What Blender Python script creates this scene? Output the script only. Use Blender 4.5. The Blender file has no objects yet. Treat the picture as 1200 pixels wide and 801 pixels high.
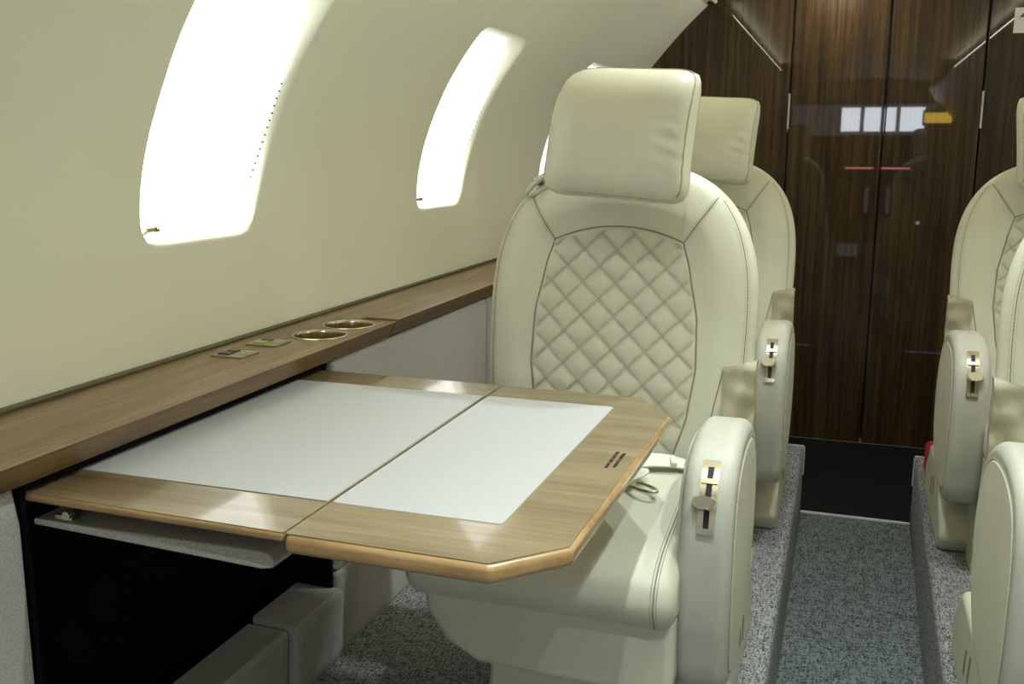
import bpy, bmesh, math, random
from mathutils import Vector, Matrix
random.seed(7)
PI = math.pi
C = bpy.context.scene.collection
scene = bpy.context.scene

# ------------------------------------------------------------------ camera
cam = bpy.data.cameras.new('camera'); cam_o = bpy.data.objects.new('camera', cam); C.objects.link(cam_o)
cam.sensor_width = 36.0; cam.lens = 1154.0 / 1200.0 * 36.0; cam.clip_start = .02; cam.clip_end = 60
_y = Vector((398, 225, -1154)).normalized()
_x = -Vector((-3481, 240, -1154)).normalized(); _x = (_x - _y * _x.dot(_y)).normalized()
_z = _x.cross(_y)
cam_o.matrix_world = Matrix.Translation((0, 0, 1.115)) @ Matrix((_x, _y, _z)).to_4x4()
scene.camera = cam_o

# ------------------------------------------------------------------ world, exposure
scene.view_settings.view_transform = 'Standard'; scene.view_settings.look = 'None'
scene.view_settings.gamma = 1.0; scene.view_settings.use_curve_mapping = False
scene.view_settings.exposure = 0.82
w = bpy.data.worlds.new('world'); scene.world = w; w.use_nodes = True
w.node_tree.nodes['Background'].inputs[0].default_value = (.75, .85, 1, 1)
w.node_tree.nodes['Background'].inputs[1].default_value = 0.6

WINDOW_GLOW = 1.0
WINDOW_GLOW_RIGHT = 1.8   # raised glow on the unseen opposite shades, to brighten the left wall          # daylight on the drawn white window shades
SPOT_W = 19.0              # the cabin's recessed ceiling lamps
COVE_W = 7.5              # strip lamp along the middle of the ceiling

XC = .07                   # the cabin's centre line
YB = 4.85                  # rear bulkhead
YF = -3.2                  # forward end
YP = 3.80                  # seat platforms end here
ZA = -.265                 # dropped aisle

def area(name, loc, rot, sx, sy, power, col):
    l = bpy.data.lights.new(name, 'AREA'); l.shape = 'RECTANGLE'; l.size = sx; l.size_y = sy
    l.energy = power; l.color = col
    o = bpy.data.objects.new(name, l); C.objects.link(o); o.location = loc; o.rotation_euler = rot
    return o
for sgn in (-1, 1):       # cove strips tucked behind the lip of each side lining, shining at the ceiling
    area('cove_light', (XC + sgn * .715, 2.2, 1.815), (0, sgn * math.radians(125), 0), .025, 3.9, COVE_W, (1.0, .95, .84))

# ------------------------------------------------------------------ materials
def mat(name, col, rough=.5, metal=0., coat=0., coat_rough=.05, spec=.5, emit=None, strength=0, sheen=0):
    m = bpy.data.materials.new(name); m.use_nodes = True
    b = m.node_tree.nodes['Principled BSDF']
    b.inputs['Base Color'].default_value = (*col, 1); b.inputs['Roughness'].default_value = rough
    b.inputs['Metallic'].default_value = metal; b.inputs['Coat Weight'].default_value = coat
    b.inputs['Coat Roughness'].default_value = coat_rough; b.inputs['Specular IOR Level'].default_value = spec
    b.inputs['Sheen Weight'].default_value = sheen
    if emit: b.inputs['Emission Color'].default_value = (*emit, 1); b.inputs['Emission Strength'].default_value = strength
    return m
def nodes(m): return m.node_tree.nodes, m.node_tree.links, m.node_tree.nodes['Principled BSDF']
def coords(m, scale):
    n, l, b = nodes(m)
    tc = n.new('ShaderNodeTexCoord'); mp = n.new('ShaderNodeMapping'); mp.inputs['Scale'].default_value = scale
    l.new(tc.outputs['Object'], mp.inputs['Vector']); return mp.outputs[0]
def ramp(m, fac, stops):
    n, l, b = nodes(m); r = n.new('ShaderNodeValToRGB')
    e = r.color_ramp.elements
    while len(e) < len(stops): e.new(.5)
    for k, (p, c) in enumerate(stops): e[k].position = p; e[k].color = (*c, 1)
    l.new(fac, r.inputs[0]); return r.outputs[0]
def bump(m, fac, strength, dist):
    n, l, b = nodes(m); bp = n.new('ShaderNodeBump'); bp.inputs['Strength'].default_value = strength
    bp.inputs['Distance'].default_value = dist; l.new(fac, bp.inputs['Height']); l.new(bp.outputs[0], b.inputs['Normal']); return bp
def noise(m, vec, scale, detail=4, rough=.55):
    n, l, b = nodes(m); t = n.new('ShaderNodeTexNoise'); t.inputs['Scale'].default_value = scale
    t.inputs['Detail'].default_value = detail; t.inputs['Roughness'].default_value = rough
    l.new(vec, t.inputs['Vector']); return t.outputs['Fac']
def leather(name, col, var=.93, perf=False):
    m = mat(name, col, .42, spec=.35); n, l, b = nodes(m)
    v = coords(m, (1, 1, 1)); f = noise(m, v, 9, 3)
    c = ramp(m, f, [(.3, tuple(x * var for x in col)), (.7, col)]); l.new(c, b.inputs['Base Color'])
    vo = n.new('ShaderNodeTexVoronoi'); vo.inputs['Scale'].default_value = 420 if not perf else 260; l.new(v, vo.inputs['Vector'])
    bp = bump(m, vo.outputs['Distance'], .22 if not perf else .5, .0006)
    bp2 = n.new('ShaderNodeBump'); bp2.inputs['Strength'].default_value = .35; bp2.inputs['Distance'].default_value = .004
    l.new(noise(m, v, 14, 3), bp2.inputs['Height']); l.new(bp2.outputs[0], bp.inputs['Normal'])
    return m
def wood(name, scale, dark, mid, light, rough=.35, coat=.6, grain=1.0, coat_rough=.06):
    m = mat(name, mid, rough, coat=coat, coat_rough=coat_rough); n, l, b = nodes(m)
    v = coords(m, scale)
    f1 = noise(m, v, 2.2, 6, .62); f2 = noise(m, v, 11, 5, .7)
    mx = n.new('ShaderNodeMath'); mx.operation = 'MULTIPLY_ADD'; mx.inputs[1].default_value = .45 * grain
    l.new(f2, mx.inputs[0]); l.new(f1, mx.inputs[2])
    c = ramp(m, mx.outputs[0], [(.42, dark), (.68, mid), (.95, light)]); l.new(c, b.inputs['Base Color'])
    return m
def cloth(name, c1, c2, scale=500, bs=.5, dist=.002, rough=.95):
    m = mat(name, c1, rough, spec=.15, sheen=.15); n, l, b = nodes(m)
    v = coords(m, (1, 1, 1)); f = noise(m, v, scale, 3, .7)
    l.new(ramp(m, f, [(.38, c1), (.62, c2)]), b.inputs['Base Color']); bump(m, f, bs, dist)
    return m

M = {}
M['leather'] = leather('cream_leather', (.60, .595, .46))
M['leather_quilt'] = leather('perforated_cream_leather', (.58, .57, .44), perf=True)
M['shell'] = leather('cream_armrest_leather', (.455, .45, .375))
M['seam'] = mat('seam_shadow_thread', (.24, .21, .13), .8)
M['thread'] = mat('tan_thread', (.43, .40, .28), .7)
M['piping'] = leather('cream_piping', (.46, .43, .30))
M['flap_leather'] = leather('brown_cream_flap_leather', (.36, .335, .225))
M['wall'] = mat('cream_wall_lining', (.80, .81, .65), .45, spec=.35)
_n, _l, _b = nodes(M['wall']); _v = coords(M['wall'], (1, 1, 1))
bump(M['wall'], noise(M['wall'], _v, 300, 3), .08, .001)
M['ceiling'] = mat('cream_ceiling_lining', (.60, .58, .42), .5)
M['wood_ledge'] = wood('walnut_ledge_veneer', (14, .9, 14), (.055, .025, .007), (.16, .088, .030), (.28, .17, .068), .38, .3, coat_rough=.15)
M['wood_table'] = wood('light_walnut_table_veneer', (1.0, 16, 16), (.105, .070, .032), (.20, .145, .072), (.30, .23, .135), .3, .9)
M['wood_edge'] = wood('honey_table_edge', (2, 6, 20), (.22, .125, .045), (.34, .205, .08), (.46, .30, .13), .25, 1.0)
M['wood_dark'] = wood('dark_gloss_walnut', (26, 5, .8), (.006, .003, .0005), (.026, .0135, .0028), (.075, .042, .009), .45, .5, coat_rough=.02)
M['wood_dark'].node_tree.nodes['Principled BSDF'].inputs['Specular IOR Level'].default_value = .15
M['white'] = mat('white_leather_insert', (.425, .43, .42), .55, spec=.3)
M['fabric'] = cloth('grey_side_panel_fabric', (.30, .29, .26), (.45, .435, .395), 420, .35)
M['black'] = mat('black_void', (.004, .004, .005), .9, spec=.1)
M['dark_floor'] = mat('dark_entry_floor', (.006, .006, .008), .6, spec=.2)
M['brass'] = mat('polished_brass', (.55, .49, .34), .22, metal=1)
M['nickel'] = mat('satin_nickel', (.78, .73, .60), .22, metal=1)
M['lever'] = mat('aged_nickel_plate', (.42, .37, .25), .32, metal=1)
M['chrome'] = mat('chrome', (.85, .85, .85), .12, metal=1)
M['plate'] = mat('bronze_socket_plate', (.36, .33, .21), .4, metal=.7)
M['socket'] = mat('black_socket_plastic', (.02, .02, .022), .3)
M['green'] = mat('yellow_green_socket', (.35, .42, .10), .4)
M['redbrown'] = mat('dark_red_handle', (.07, .014, .011), .4, coat=.2)
M['seam_dark'] = mat('dark_handle_rim', (.004, .002, .002), .6)
M['hinge'] = mat('dull_hinge_metal', (.30, .29, .27), .4, metal=1)
M['red'] = mat('red_pouch', (.42, .01, .015), .55)
M['redtape'] = mat('red_strip', (.34, .035, .04), .6)
M['paper'] = mat('white_sign_face', (.75, .72, .68), .6)
M['print'] = mat('black_print', (.012, .012, .012), .7)
M['rubber'] = mat('dark_seal', (.12, .115, .06), .6)
M['trimwhite'] = cloth('pale_carpet_edge', (.42, .41, .42), (.62, .62, .64), 300)
M['webbing'] = cloth('cream_belt_webbing', (.60, .58, .50), (.72, .70, .62), 700, .3)
M['shade'] = mat('white_lit_shade', (.85, .86, .88), .9, emit=(.97, .985, 1.0), strength=WINDOW_GLOW)
M['shade_boosted'] = mat('boosted_glow_shade', (.85, .86, .88), .9, emit=(1.0, .985, .95), strength=WINDOW_GLOW_RIGHT)  # unseen right-hand shades, emission boosted as extra light on the left side
M['shade_dimmed'] = mat('dimmed_glow_shade', (.55, .54, .48), .9, emit=(.9, .95, 1.0), strength=.08)  # unseen forward shades, emission cut to lessen frontal light on the seats
M['daylight'] = mat('daylit_glass', (.8, .85, .9), .3, emit=(.85, .93, 1.0), strength=17)
M['warm_lens'] = mat('lamp_lens', (.8, .78, .7), .4, emit=(1, .93, .8), strength=6)
M['lens_yellow'] = mat('amber_lamp_lens', (.8, .6, .1), .4, emit=(1, .62, .08), strength=9)
def carpet(name, a, b_, c_, s):
    m = mat(name, b_, .97, spec=.08, sheen=.1); n, l, b = nodes(m); v = coords(m, (1, 1, 1))
    f = noise(m, v, s, 2, .8)
    v2 = coords(m, (1, .16, 1)); v3 = coords(m, (.16, 1, 1))
    g1 = noise(m, v2, s * .9, 2, .6); g2 = noise(m, v3, s * .9, 2, .6)
    a1 = n.new('ShaderNodeMath'); a1.operation = 'ADD'; l.new(g1, a1.inputs[0]); l.new(g2, a1.inputs[1])
    a2 = n.new('ShaderNodeMath'); a2.operation = 'MULTIPLY_ADD'; a2.inputs[1].default_value = .5; l.new(a1.outputs[0], a2.inputs[0]); l.new(f, a2.inputs[2])
    l.new(ramp(m, a2.outputs[0], [(.80, a), (1.0, b_), (1.2, c_)]), b.inputs['Base Color'])
    bump(m, a2.outputs[0], .8, .004); return m
M['carpet'] = carpet('speckled_grey_carpet', (.018, .020, .022), (.115, .12, .122), (.38, .385, .38), 260)
M['carpet_aisle'] = carpet('blue_grey_aisle_carpet', (.016, .022, .023), (.075, .092, .092), (.24, .275, .27), 250)

# ------------------------------------------------------------------ mesh helpers
class MB:
    def __init__(s): s.v = []; s.f = []
    def add(s, vs, fs):
        b = len(s.v); s.v += [tuple(p) for p in vs]; s.f += [tuple(b + i for i in f) for f in fs]; return s
    def grid(s, pts):      # pts[i][j]
        n, m_ = len(pts), len(pts[0])
        return s.add([p for r in pts for p in r], [(i * m_ + j, i * m_ + j + 1, (i + 1) * m_ + j + 1, (i + 1) * m_ + j) for i in range(n - 1) for j in range(m_ - 1)])
    def rings(s, rings, cap=True, close=True):
        n = len(rings[0]); fs = []
        for i in range(len(rings) - 1):
            for j in range(n if close else n - 1):
                k = (j + 1) % n
                fs.append((i * n + j, i * n + k, (i + 1) * n + k, (i + 1) * n + j))
        if cap: fs.append(tuple(reversed(range(n)))); fs.append(tuple((len(rings) - 1) * n + j for j in range(n)))
        return s.add([p for r in rings for p in r], fs)
    def tube(s, path, r, n=8, cyclic=False):
        P_ = [Vector(p) for p in path]; rs = []
        for i, p in enumerate(P_):
            if cyclic: t = P_[(i + 1) % len(P_)] - P_[i - 1]
            else: t = P_[min(i + 1, len(P_) - 1)] - P_[max(i - 1, 0)]
            t.normalize(); a = Vector((0, 0, 1)) if abs(t.z) < .9 else Vector((1, 0, 0))
            u = t.cross(a).normalized(); w_ = t.cross(u)
            rs.append([p + (u * math.cos(2 * PI * k / n) + w_ * math.sin(2 * PI * k / n)) * r for k in range(n)])
        if cyclic: rs.append(rs[0]); return s.rings(rs, cap=False)
        return s.rings(rs)
    def box(s, c, d, bev=.002, seg=2, rot=None, taper=None):
        bm = bmesh.new(); bmesh.ops.create_cube(bm, size=1)
        for v in bm.verts:
            v.co = Vector((v.co.x * d[0], v.co.y * d[1], v.co.z * d[2]))
        if bev: bmesh.ops.bevel(bm, geom=bm.edges[:], offset=min(bev, min(d) * .49), segments=seg, profile=.5, affect='EDGES')
        R = rot if rot else Matrix.Identity(3)
        bm.verts.index_update()
        s.add([R @ v.co + Vector(c) for v in bm.verts], [[v.index for v in f.verts] for f in bm.faces]); bm.free(); return s
    def lathe(s, c, prof, n=40, axis='Z'):   # prof list of (r,z)
        c = Vector(c)
        return s.rings([[c + Vector((r * math.cos(2 * PI * k / n), r * math.sin(2 * PI * k / n), z)) for k in range(n)] for r, z in prof], cap=False)
def build(name, mb, m, parent=None, smooth=35, normals=True, mirror=None, xf=None):
    me = bpy.data.meshes.new(name)
    vs = mb.v
    if xf: vs = [tuple(xf(Vector(p))) for p in vs]
    if mirror is not None: vs = [(2 * mirror - x, y, z) for x, y, z in vs]
    me.from_pydata(vs, [], mb.f)
    if normals or mirror is not None:
        bm = bmesh.new(); bm.from_mesh(me); bmesh.ops.remove_doubles(bm, verts=bm.verts, dist=.00002)
        bmesh.ops.recalc_face_normals(bm, faces=bm.faces); bm.to_mesh(me); bm.free()
    me.polygons.foreach_set('use_smooth', [True] * len(me.polygons)); me.set_sharp_from_angle(angle=math.radians(smooth))
    me.materials.append(m); o = bpy.data.objects.new(name, me); C.objects.link(o)
    if len(mb.v) < 9000: wn = o.modifiers.new('wn', 'WEIGHTED_NORMAL'); wn.keep_sharp = True; wn.weight = 80
    if parent: o.parent = parent; o.matrix_parent_inverse = parent.matrix_world.inverted() if False else Matrix.Identity(4)
    return o
def thing(name, label, cat, loc=(0, 0, 0), group=None):
    o = bpy.data.objects.new(name, None); C.objects.link(o); o.location = loc; o.empty_display_size = .05
    o['label'] = label; o['category'] = cat
    if group: o['group'] = group
    return o
def struct(o): o['kind'] = 'structure'; return o
def local(o, parent):      # mesh was written in world coordinates: shift under its thing
    off = parent.location
    o.data.transform(Matrix.Translation(-off)); return o
def part(name, mb, m, parent, **k):
    o = build(name, mb, m, parent, **k)
    p = parent; off = Vector((0, 0, 0))
    while p: off += p.location; p = p.parent
    o.data.transform(Matrix.Translation(-off)); return o
def catmull(pts, n=8, closed=True):
    P_ = [Vector(p) for p in pts]; out = []; N = len(P_)
    for i in range(N if closed else N - 1):
        g = lambda k: P_[k % N] if closed else P_[max(0, min(N - 1, k))]
        a, b, c, d = g(i - 1), g(i), g(i + 1), g(i + 2)
        for j in range(n):
            t = j / n
            out.append(.5 * ((2 * b) + (c - a) * t + (2 * a - 5 * b + 4 * c - d) * t * t + (3 * b - a - 3 * c + d) * t ** 3))
    if not closed: out.append(P_[-1])
    return out
def inset(prof, d):        # closed 2D polygon, moved inwards
    n = len(prof); A = sum(prof[i][0] * prof[(i + 1) % n][1] - prof[(i + 1) % n][0] * prof[i][1] for i in range(n))
    sg = 1 if A > 0 else -1; out = []
    for i in range(n):
        t = Vector((prof[(i + 1) % n][0] - prof[i - 1][0], prof[(i + 1) % n][1] - prof[i - 1][1]))
        if t.length < 1e-9: out.append(prof[i]); continue
        t.normalize(); nn = Vector((-t.y, t.x)) * sg
        out.append((prof[i][0] + nn.x * d, prof[i][1] + nn.y * d))
    return out
def puff(mb, prof, a0, a1, r, axis='X', seg=6, mid=1):   # prof closed in the other two axes; rounded extrusion from a0 to a1
    def pt(a, q): return (a, q[0], q[1]) if axis == 'X' else (q[0], a, q[1]) if axis == 'Y' else (q[0], q[1], a)
    rs = []
    for k in range(seg + 1):
        t = PI / 2 * k / seg; rs.append([pt(a0 + r * (1 - math.sin(t)), q) for q in inset(prof, r * (1 - math.cos(PI / 2 - t)) if False else r * (1 - math.sin(PI / 2 * k / seg)) if False else r * (1 - math.cos(PI / 2 - t)))])
    rs = []
    for k in range(seg + 1):
        t = PI / 2 * k / seg
        rs.append([pt(a0 + r * (1 - math.sin(t)), q) for q in inset(prof, r * (1 - math.cos(t)))])
    rs = rs[::-1]          # from the cap (small) outwards
    mids = [[pt(a0 + r + (a1 - a0 - 2 * r) * j / mid, q) for q in prof] for j in range(1, mid)]
    rs2 = []
    for k in range(seg + 1):
        t = PI / 2 * k / seg
        rs2.append([pt(a1 - r * (1 - math.sin(t)), q) for q in inset(prof, r * (1 - math.cos(t)))])
    # ring at t=0: a0+r, inset 0 ; ring at t=90: a0, inset r
    rs = []
    for k in range(seg, -1, -1):
        t = PI / 2 * k / seg; rs.append([pt(a0 + r * (1 - math.sin(t)), q) for q in inset(prof, r * (1 - math.cos(t)))])
    rs += mids
    for k in range(seg + 1):
        t = PI / 2 * k / seg; rs.append([pt(a1 - r * (1 - math.sin(t)), q) for q in inset(prof, r * (1 - math.cos(t)))])
    return mb.rings(rs)

def densify(poly, step=.02):
    out = []
    for i, p in enumerate(poly):
        q = poly[(i + 1) % len(poly)]; L = math.hypot(q[0] - p[0], q[1] - p[1]); k = max(1, int(L / step))
        out += [(p[0] + (q[0] - p[0]) * j / k, p[1] + (q[1] - p[1]) * j / k) for j in range(k)]
    return out
def holed(mb, f, U, V, holes, ring=5, depth=None, warp=0):
    """surface f(u,v)->Vector over the breaks U,V; holes = {(i0,i1,j0,j1): (uc,vc,hu,hv,exp)} index ranges into U,V.
    depth(u,v,k) optional: returns list of extra inner ring points going into the hole."""
    def inhole(i, j): return any(a <= i < b and c <= j < d for (a, b, c, d) in holes)
    vs = []; idx = {}
    def P_(i, j):
        if (i, j) not in idx: idx[(i, j)] = len(vs); vs.append(f(U[i], V[j]))
        return idx[(i, j)]
    fs = []
    for i in range(len(U) - 1):
        for j in range(len(V) - 1):
            if not inhole(i, j): fs.append((P_(i, j), P_(i + 1, j), P_(i + 1, j + 1), P_(i, j + 1)))
    for (a, b, c, d), (uc, vc, hu, hv, ex) in holes.items():
        per = [(i, c) for i in range(a, b)] + [(b, j) for j in range(c, d)] + [(i, d) for i in range(b, a, -1)] + [(a, j) for j in range(d, c, -1)]
        prev = [P_(i, j) for i, j in per]
        inner = []; un = []
        for i, j in per:
            du, dv = U[i] - uc, V[j] - vc
            q = (abs(du / hu) ** ex + abs(dv / hv) ** ex) ** (1 / ex)
            k1 = max(0, -dv / q / hv) ** 1.6 * max(0, du / q / hu) * warp
            inner.append((uc + du / q - k1, vc + dv / q)); un.append(k1)
        n = len(per)
        def link(cur):
            nonlocal prev
            for k in range(n): fs.append((prev[k], prev[(k + 1) % n], cur[(k + 1) % n], cur[k]))
            prev = cur
        for r in range(1, ring + 1):
            t = 1 - (1 - r / ring) ** 1.4; cur = []
            for (i, j), (u1, v1) in zip(per, inner):
                vs.append(f(U[i] + (u1 - U[i]) * t, V[j] + (v1 - V[j]) * t)); cur.append(len(vs) - 1)
            link(cur)
        if depth:
            for (shr, dep) in depth:
                cur = []
                for (u1, v1), kk in zip(inner, un):
                    u1 += kk * .75 * min(1, max(0, dep - 10)); du, dv = u1 - uc, v1 - vc
                    g = max(1e-6, math.hypot(du, dv))
                    vs.append(f(uc + du * (1 - shr / g), vc + dv * (1 - shr / g), dep)); cur.append(len(vs) - 1)
                link(cur)
    return mb.add(vs, fs)
def lin(a, b, n): return [a + (b - a) * i / n for i in range(n + 1)]

# ------------------------------------------------------------------ cabin shell
WP = catmull([(-1.195, .60), (-1.195, .72), (-1.198, .85), (-1.195, .95), (-1.182, 1.06), (-1.15, 1.17), (-1.098, 1.28), (-1.035, 1.375),
              (-.955, 1.475), (-.88, 1.565), (-.80, 1.655), (-.72, 1.735), (-.665, 1.785)], 10, closed=False)
WS = [0]
for i in range(1, len(WP)): WS.append(WS[-1] + (WP[i] - WP[i - 1]).length)
def wall_at(s):
    s = max(0, min(WS[-1] - 1e-6, s)); k = 0
    while WS[k + 1] < s: k += 1
    t = (s - WS[k]) / (WS[k + 1] - WS[k]); p = WP[k].lerp(WP[k + 1], t)
    a = WP[max(0, k - 3)]; b = WP[min(len(WP) - 1, k + 4)]; tg = (b - a).normalized()
    return p, Vector((-tg.y, tg.x))      # outward normal
def s_of_z(z):
    k = 0
    while WP[k + 1].y < z: k += 1
    return WS[k] + (z - WP[k].y) / (WP[k + 1].y - WP[k].y) * (WS[k + 1] - WS[k])
def wall_f(y, s, dep=0.0):
    p, n = wall_at(s)
    if dep >= 10:            # towards the flat, leaning pane outside the curved lining
        k = (s - S0) / (S1 - S0); z = .918 + (1.468 - .918) * k; t = dep - 10
        q = Vector((p.x + (-1.275 + .44 * (z - .918) - p.x) * t, p.y + (z - p.y) * t)); return Vector((q.x, y, q.y))
    q = p + n * dep; return Vector((q.x, y, q.y))
S0, S1 = s_of_z(.935), s_of_z(1.452)
WINS = [(-2.145, -1.72), (-.945, -.52), (.255, .68), (1.455, 1.865), (2.655, 3.06), (3.855, 4.28)]
U = [YF]; VV = lin(0, S0 - .05, 10) + lin(S0 - .05, S1 + .05, 26)[1:] + lin(S1 + .05, WS[-1], 14)[1:]
holes = {}; j0, j1 = 10, 36
for (a, b) in WINS:
    n0 = 4; U += lin(U[-1], a - .05, n0)[1:]; i0 = len(U) - 1
    U += lin(a - .05, b + .05, 14)[1:]; i1 = len(U) - 1
    holes[(i0, i1, j0, j1)] = ((a + b) / 2, (S0 + S1) / 2, (b - a) / 2, (S1 - S0) / 2, 11)
U += lin(U[-1], YB, 4)[1:]
DEP = [(.003, 10.03), (.008, 10.14), (.013, 10.36), (.017, 10.68), (.0185, 11.0), (.0185, 11.15)]
for side, mir in (('left', None), ('right', XC)):
    mb = MB(); holed(mb, wall_f, U, VV, holes, depth=DEP, warp=.055)
    # rounded lip of the upper lining
    lip = [(-.665, 1.785), (-.655, 1.794), (-.645, 1.797), (-.637, 1.793), (-.636, 1.785), (-.645, 1.778), (-.67, 1.80), (-.79, 1.85)]
    mb.grid([[(x, y, z) for (x, z) in lip] for y in lin(YF, YB, 8)])
    struct(build('wall_' + side, mb, M['wall'], mirror=mir, smooth=50))
for side, mir in (('left', None), ('right', XC)):
    for k, (a, b) in enumerate(WINS):
        e = bpy.data.objects.new('window_%d' % (k + 1 + (6 if mir else 0)), None); C.objects.link(e); struct(e); e.empty_display_size = .05
        # pleated drawn shade inside the reveal
        sh = MB(); n = 64; g = []
        for q in range(n + 1):
            s = S0 + .010 + (S1 - S0 - .020) * q / n; d = 11.0 + (.05 if q % 2 else 0)
            g.append([wall_f(y, s, d) for y in lin(a + .012, b - .012, 10)])
        sh.grid(g); part('window_shade', sh, M['shade_dimmed'] if b < 1 else M['shade'] if mir is None else M['shade_boosted'], e, mirror=mir, smooth=3)
        rl = MB(); p = wall_f((a + b) / 2, S0 + .024, 10.93); rl.box(p, (.006, b - a - .06, .008), .002)
        part('shade_rail', rl, M['shade_dimmed'] if b < 1 else M['shade'], e, mirror=mir)
        kn = MB(); p = wall_f(a + .045, S0 + .035, 10.25)
        kn.tube([p + Vector((-.02, 0, -.012)), p + Vector((-.002, .0, 0)), p + Vector((.003, .014, .001))], .0045, 8)
        kn.tube([p + Vector((.003, .014, .001)), p + Vector((.004, .021, .001))], .006, 10)
        part('shade_knob', kn, M['brass'], e, mirror=mir)
        dt = MB()
        for q in range(14):
            s = S0 + .14 + .0155 * q; p = wall_f(b - .021, s, 10.96)
            dt.box(p, (.003, .006, .004), .001, 1)
        part('shade_track', dt, M['rubber'], e, mirror=mir)
# ceiling between the two linings
mb = MB(); cp = catmull([(-.79, 1.845), (-.66, 1.872), (-.42, 1.90), (-.15, 1.915), (XC, 1.918), (XC * 2 + .15, 1.915), (XC * 2 + .42, 1.90), (XC * 2 + .66, 1.872), (XC * 2 + .79, 1.845)], 6, closed=False)
mb.grid([[(q.x, y, q.y) for q in cp] for y in lin(YF, YB, 8)])
struct(build('ceiling', mb, M['ceiling']))
# floor: dropped aisle, dark entry, raised platforms with rounded carpeted edge
mb = MB(); mb.grid([[(x, y, ZA) for x in lin(-.105, .30, 6)] for y in lin(YF, YP, 10)]); struct(build('floor', mb, M['carpet_aisle']))
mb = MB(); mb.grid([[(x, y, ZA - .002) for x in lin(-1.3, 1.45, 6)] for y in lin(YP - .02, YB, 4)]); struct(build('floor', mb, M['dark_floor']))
edge_out = [(-.098, ZA - .01), (-.098, -.028), (-.101, -.014), (-.109, -.004), (-.125, 0), (-.3, 0), (-1.3, 0)]
for mir in (None, (-.098 + .298) / 2):
    tp = (lambda y: 0 if mir is None else .021 * (YP - y))
    mb = MB(); mb.grid([[(x + tp(y), y, z) for (x, z) in edge_out] for y in lin(YF, YP, 12)])
    mb.grid([[(x, YP, zz) for x in (-1.3, -.098)] for zz in (ZA - .01, -.012)])
    struct(build('floor', mb, M['carpet'], mirror=mir, smooth=60))
k = 0
for mir in (None, (-.098 + .298) / 2):
    mb = MB(); mb.box((-.128, YP + .004, -.006), (.062, .014, .014), .003); mb.box((-.098, YP + .004, -.06), (.008, .012, .11), .003)
    mb.box((-.06, YP - .006, ZA + .002), (.09, .02, .007), .002)
    k += 1; struct(build('trim_%d' % k, mb, M['trimwhite'], mirror=mir))
mb = MB(); mb.box((.09, YP - .004, ZA + .002), (.37, .022, .006), .002); struct(build('trim_3', mb, M['trimwhite']))
# forward end wall (seen only mirrored in the gloss): lining with the cockpit opening and its bright panes
mb = MB(); mb.box((-1.0, YF, .8), (.6, .03, 2.2), .01); mb.box((1.22, YF, .8), (.6, .03, 2.2), .01); mb.box((.11, YF, 1.80), (1.7, .03, .18), .01)
struct(build('wall_front', mb, M['wall']))
mb = MB(); mb.box((.07, YF - .9, .6), (1.9, .03, 1.40), .01); mb.box((.07, YF - .9, 1.80), (1.9, .03, .22), .01)
mb.box((-.86, YF - .45, .8), (.03, .9, 2.2), .01); mb.box((1.02, YF - .45, .8), (.03, .9, 2.2), .01)
mb.box((.07, YF - .45, 1.9), (1.7, .9, .03), .01); mb.box((.07, YF - .45, ZA - .02), (1.7, .9, .03), .01)
struct(build('wall_cockpit', mb, M['black']))
for q, (x0, x1) in enumerate(((-.15, .08), (.13, .33), (.375, .51), (.56, .85))):
    mb = MB(); mb.box(((x0 + x1) / 2, YF - .88, 1.50), (x1 - x0, .01, .30), .004)
    o = struct(build('window_%d' % (13 + q), mb, M['daylight']))

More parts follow.
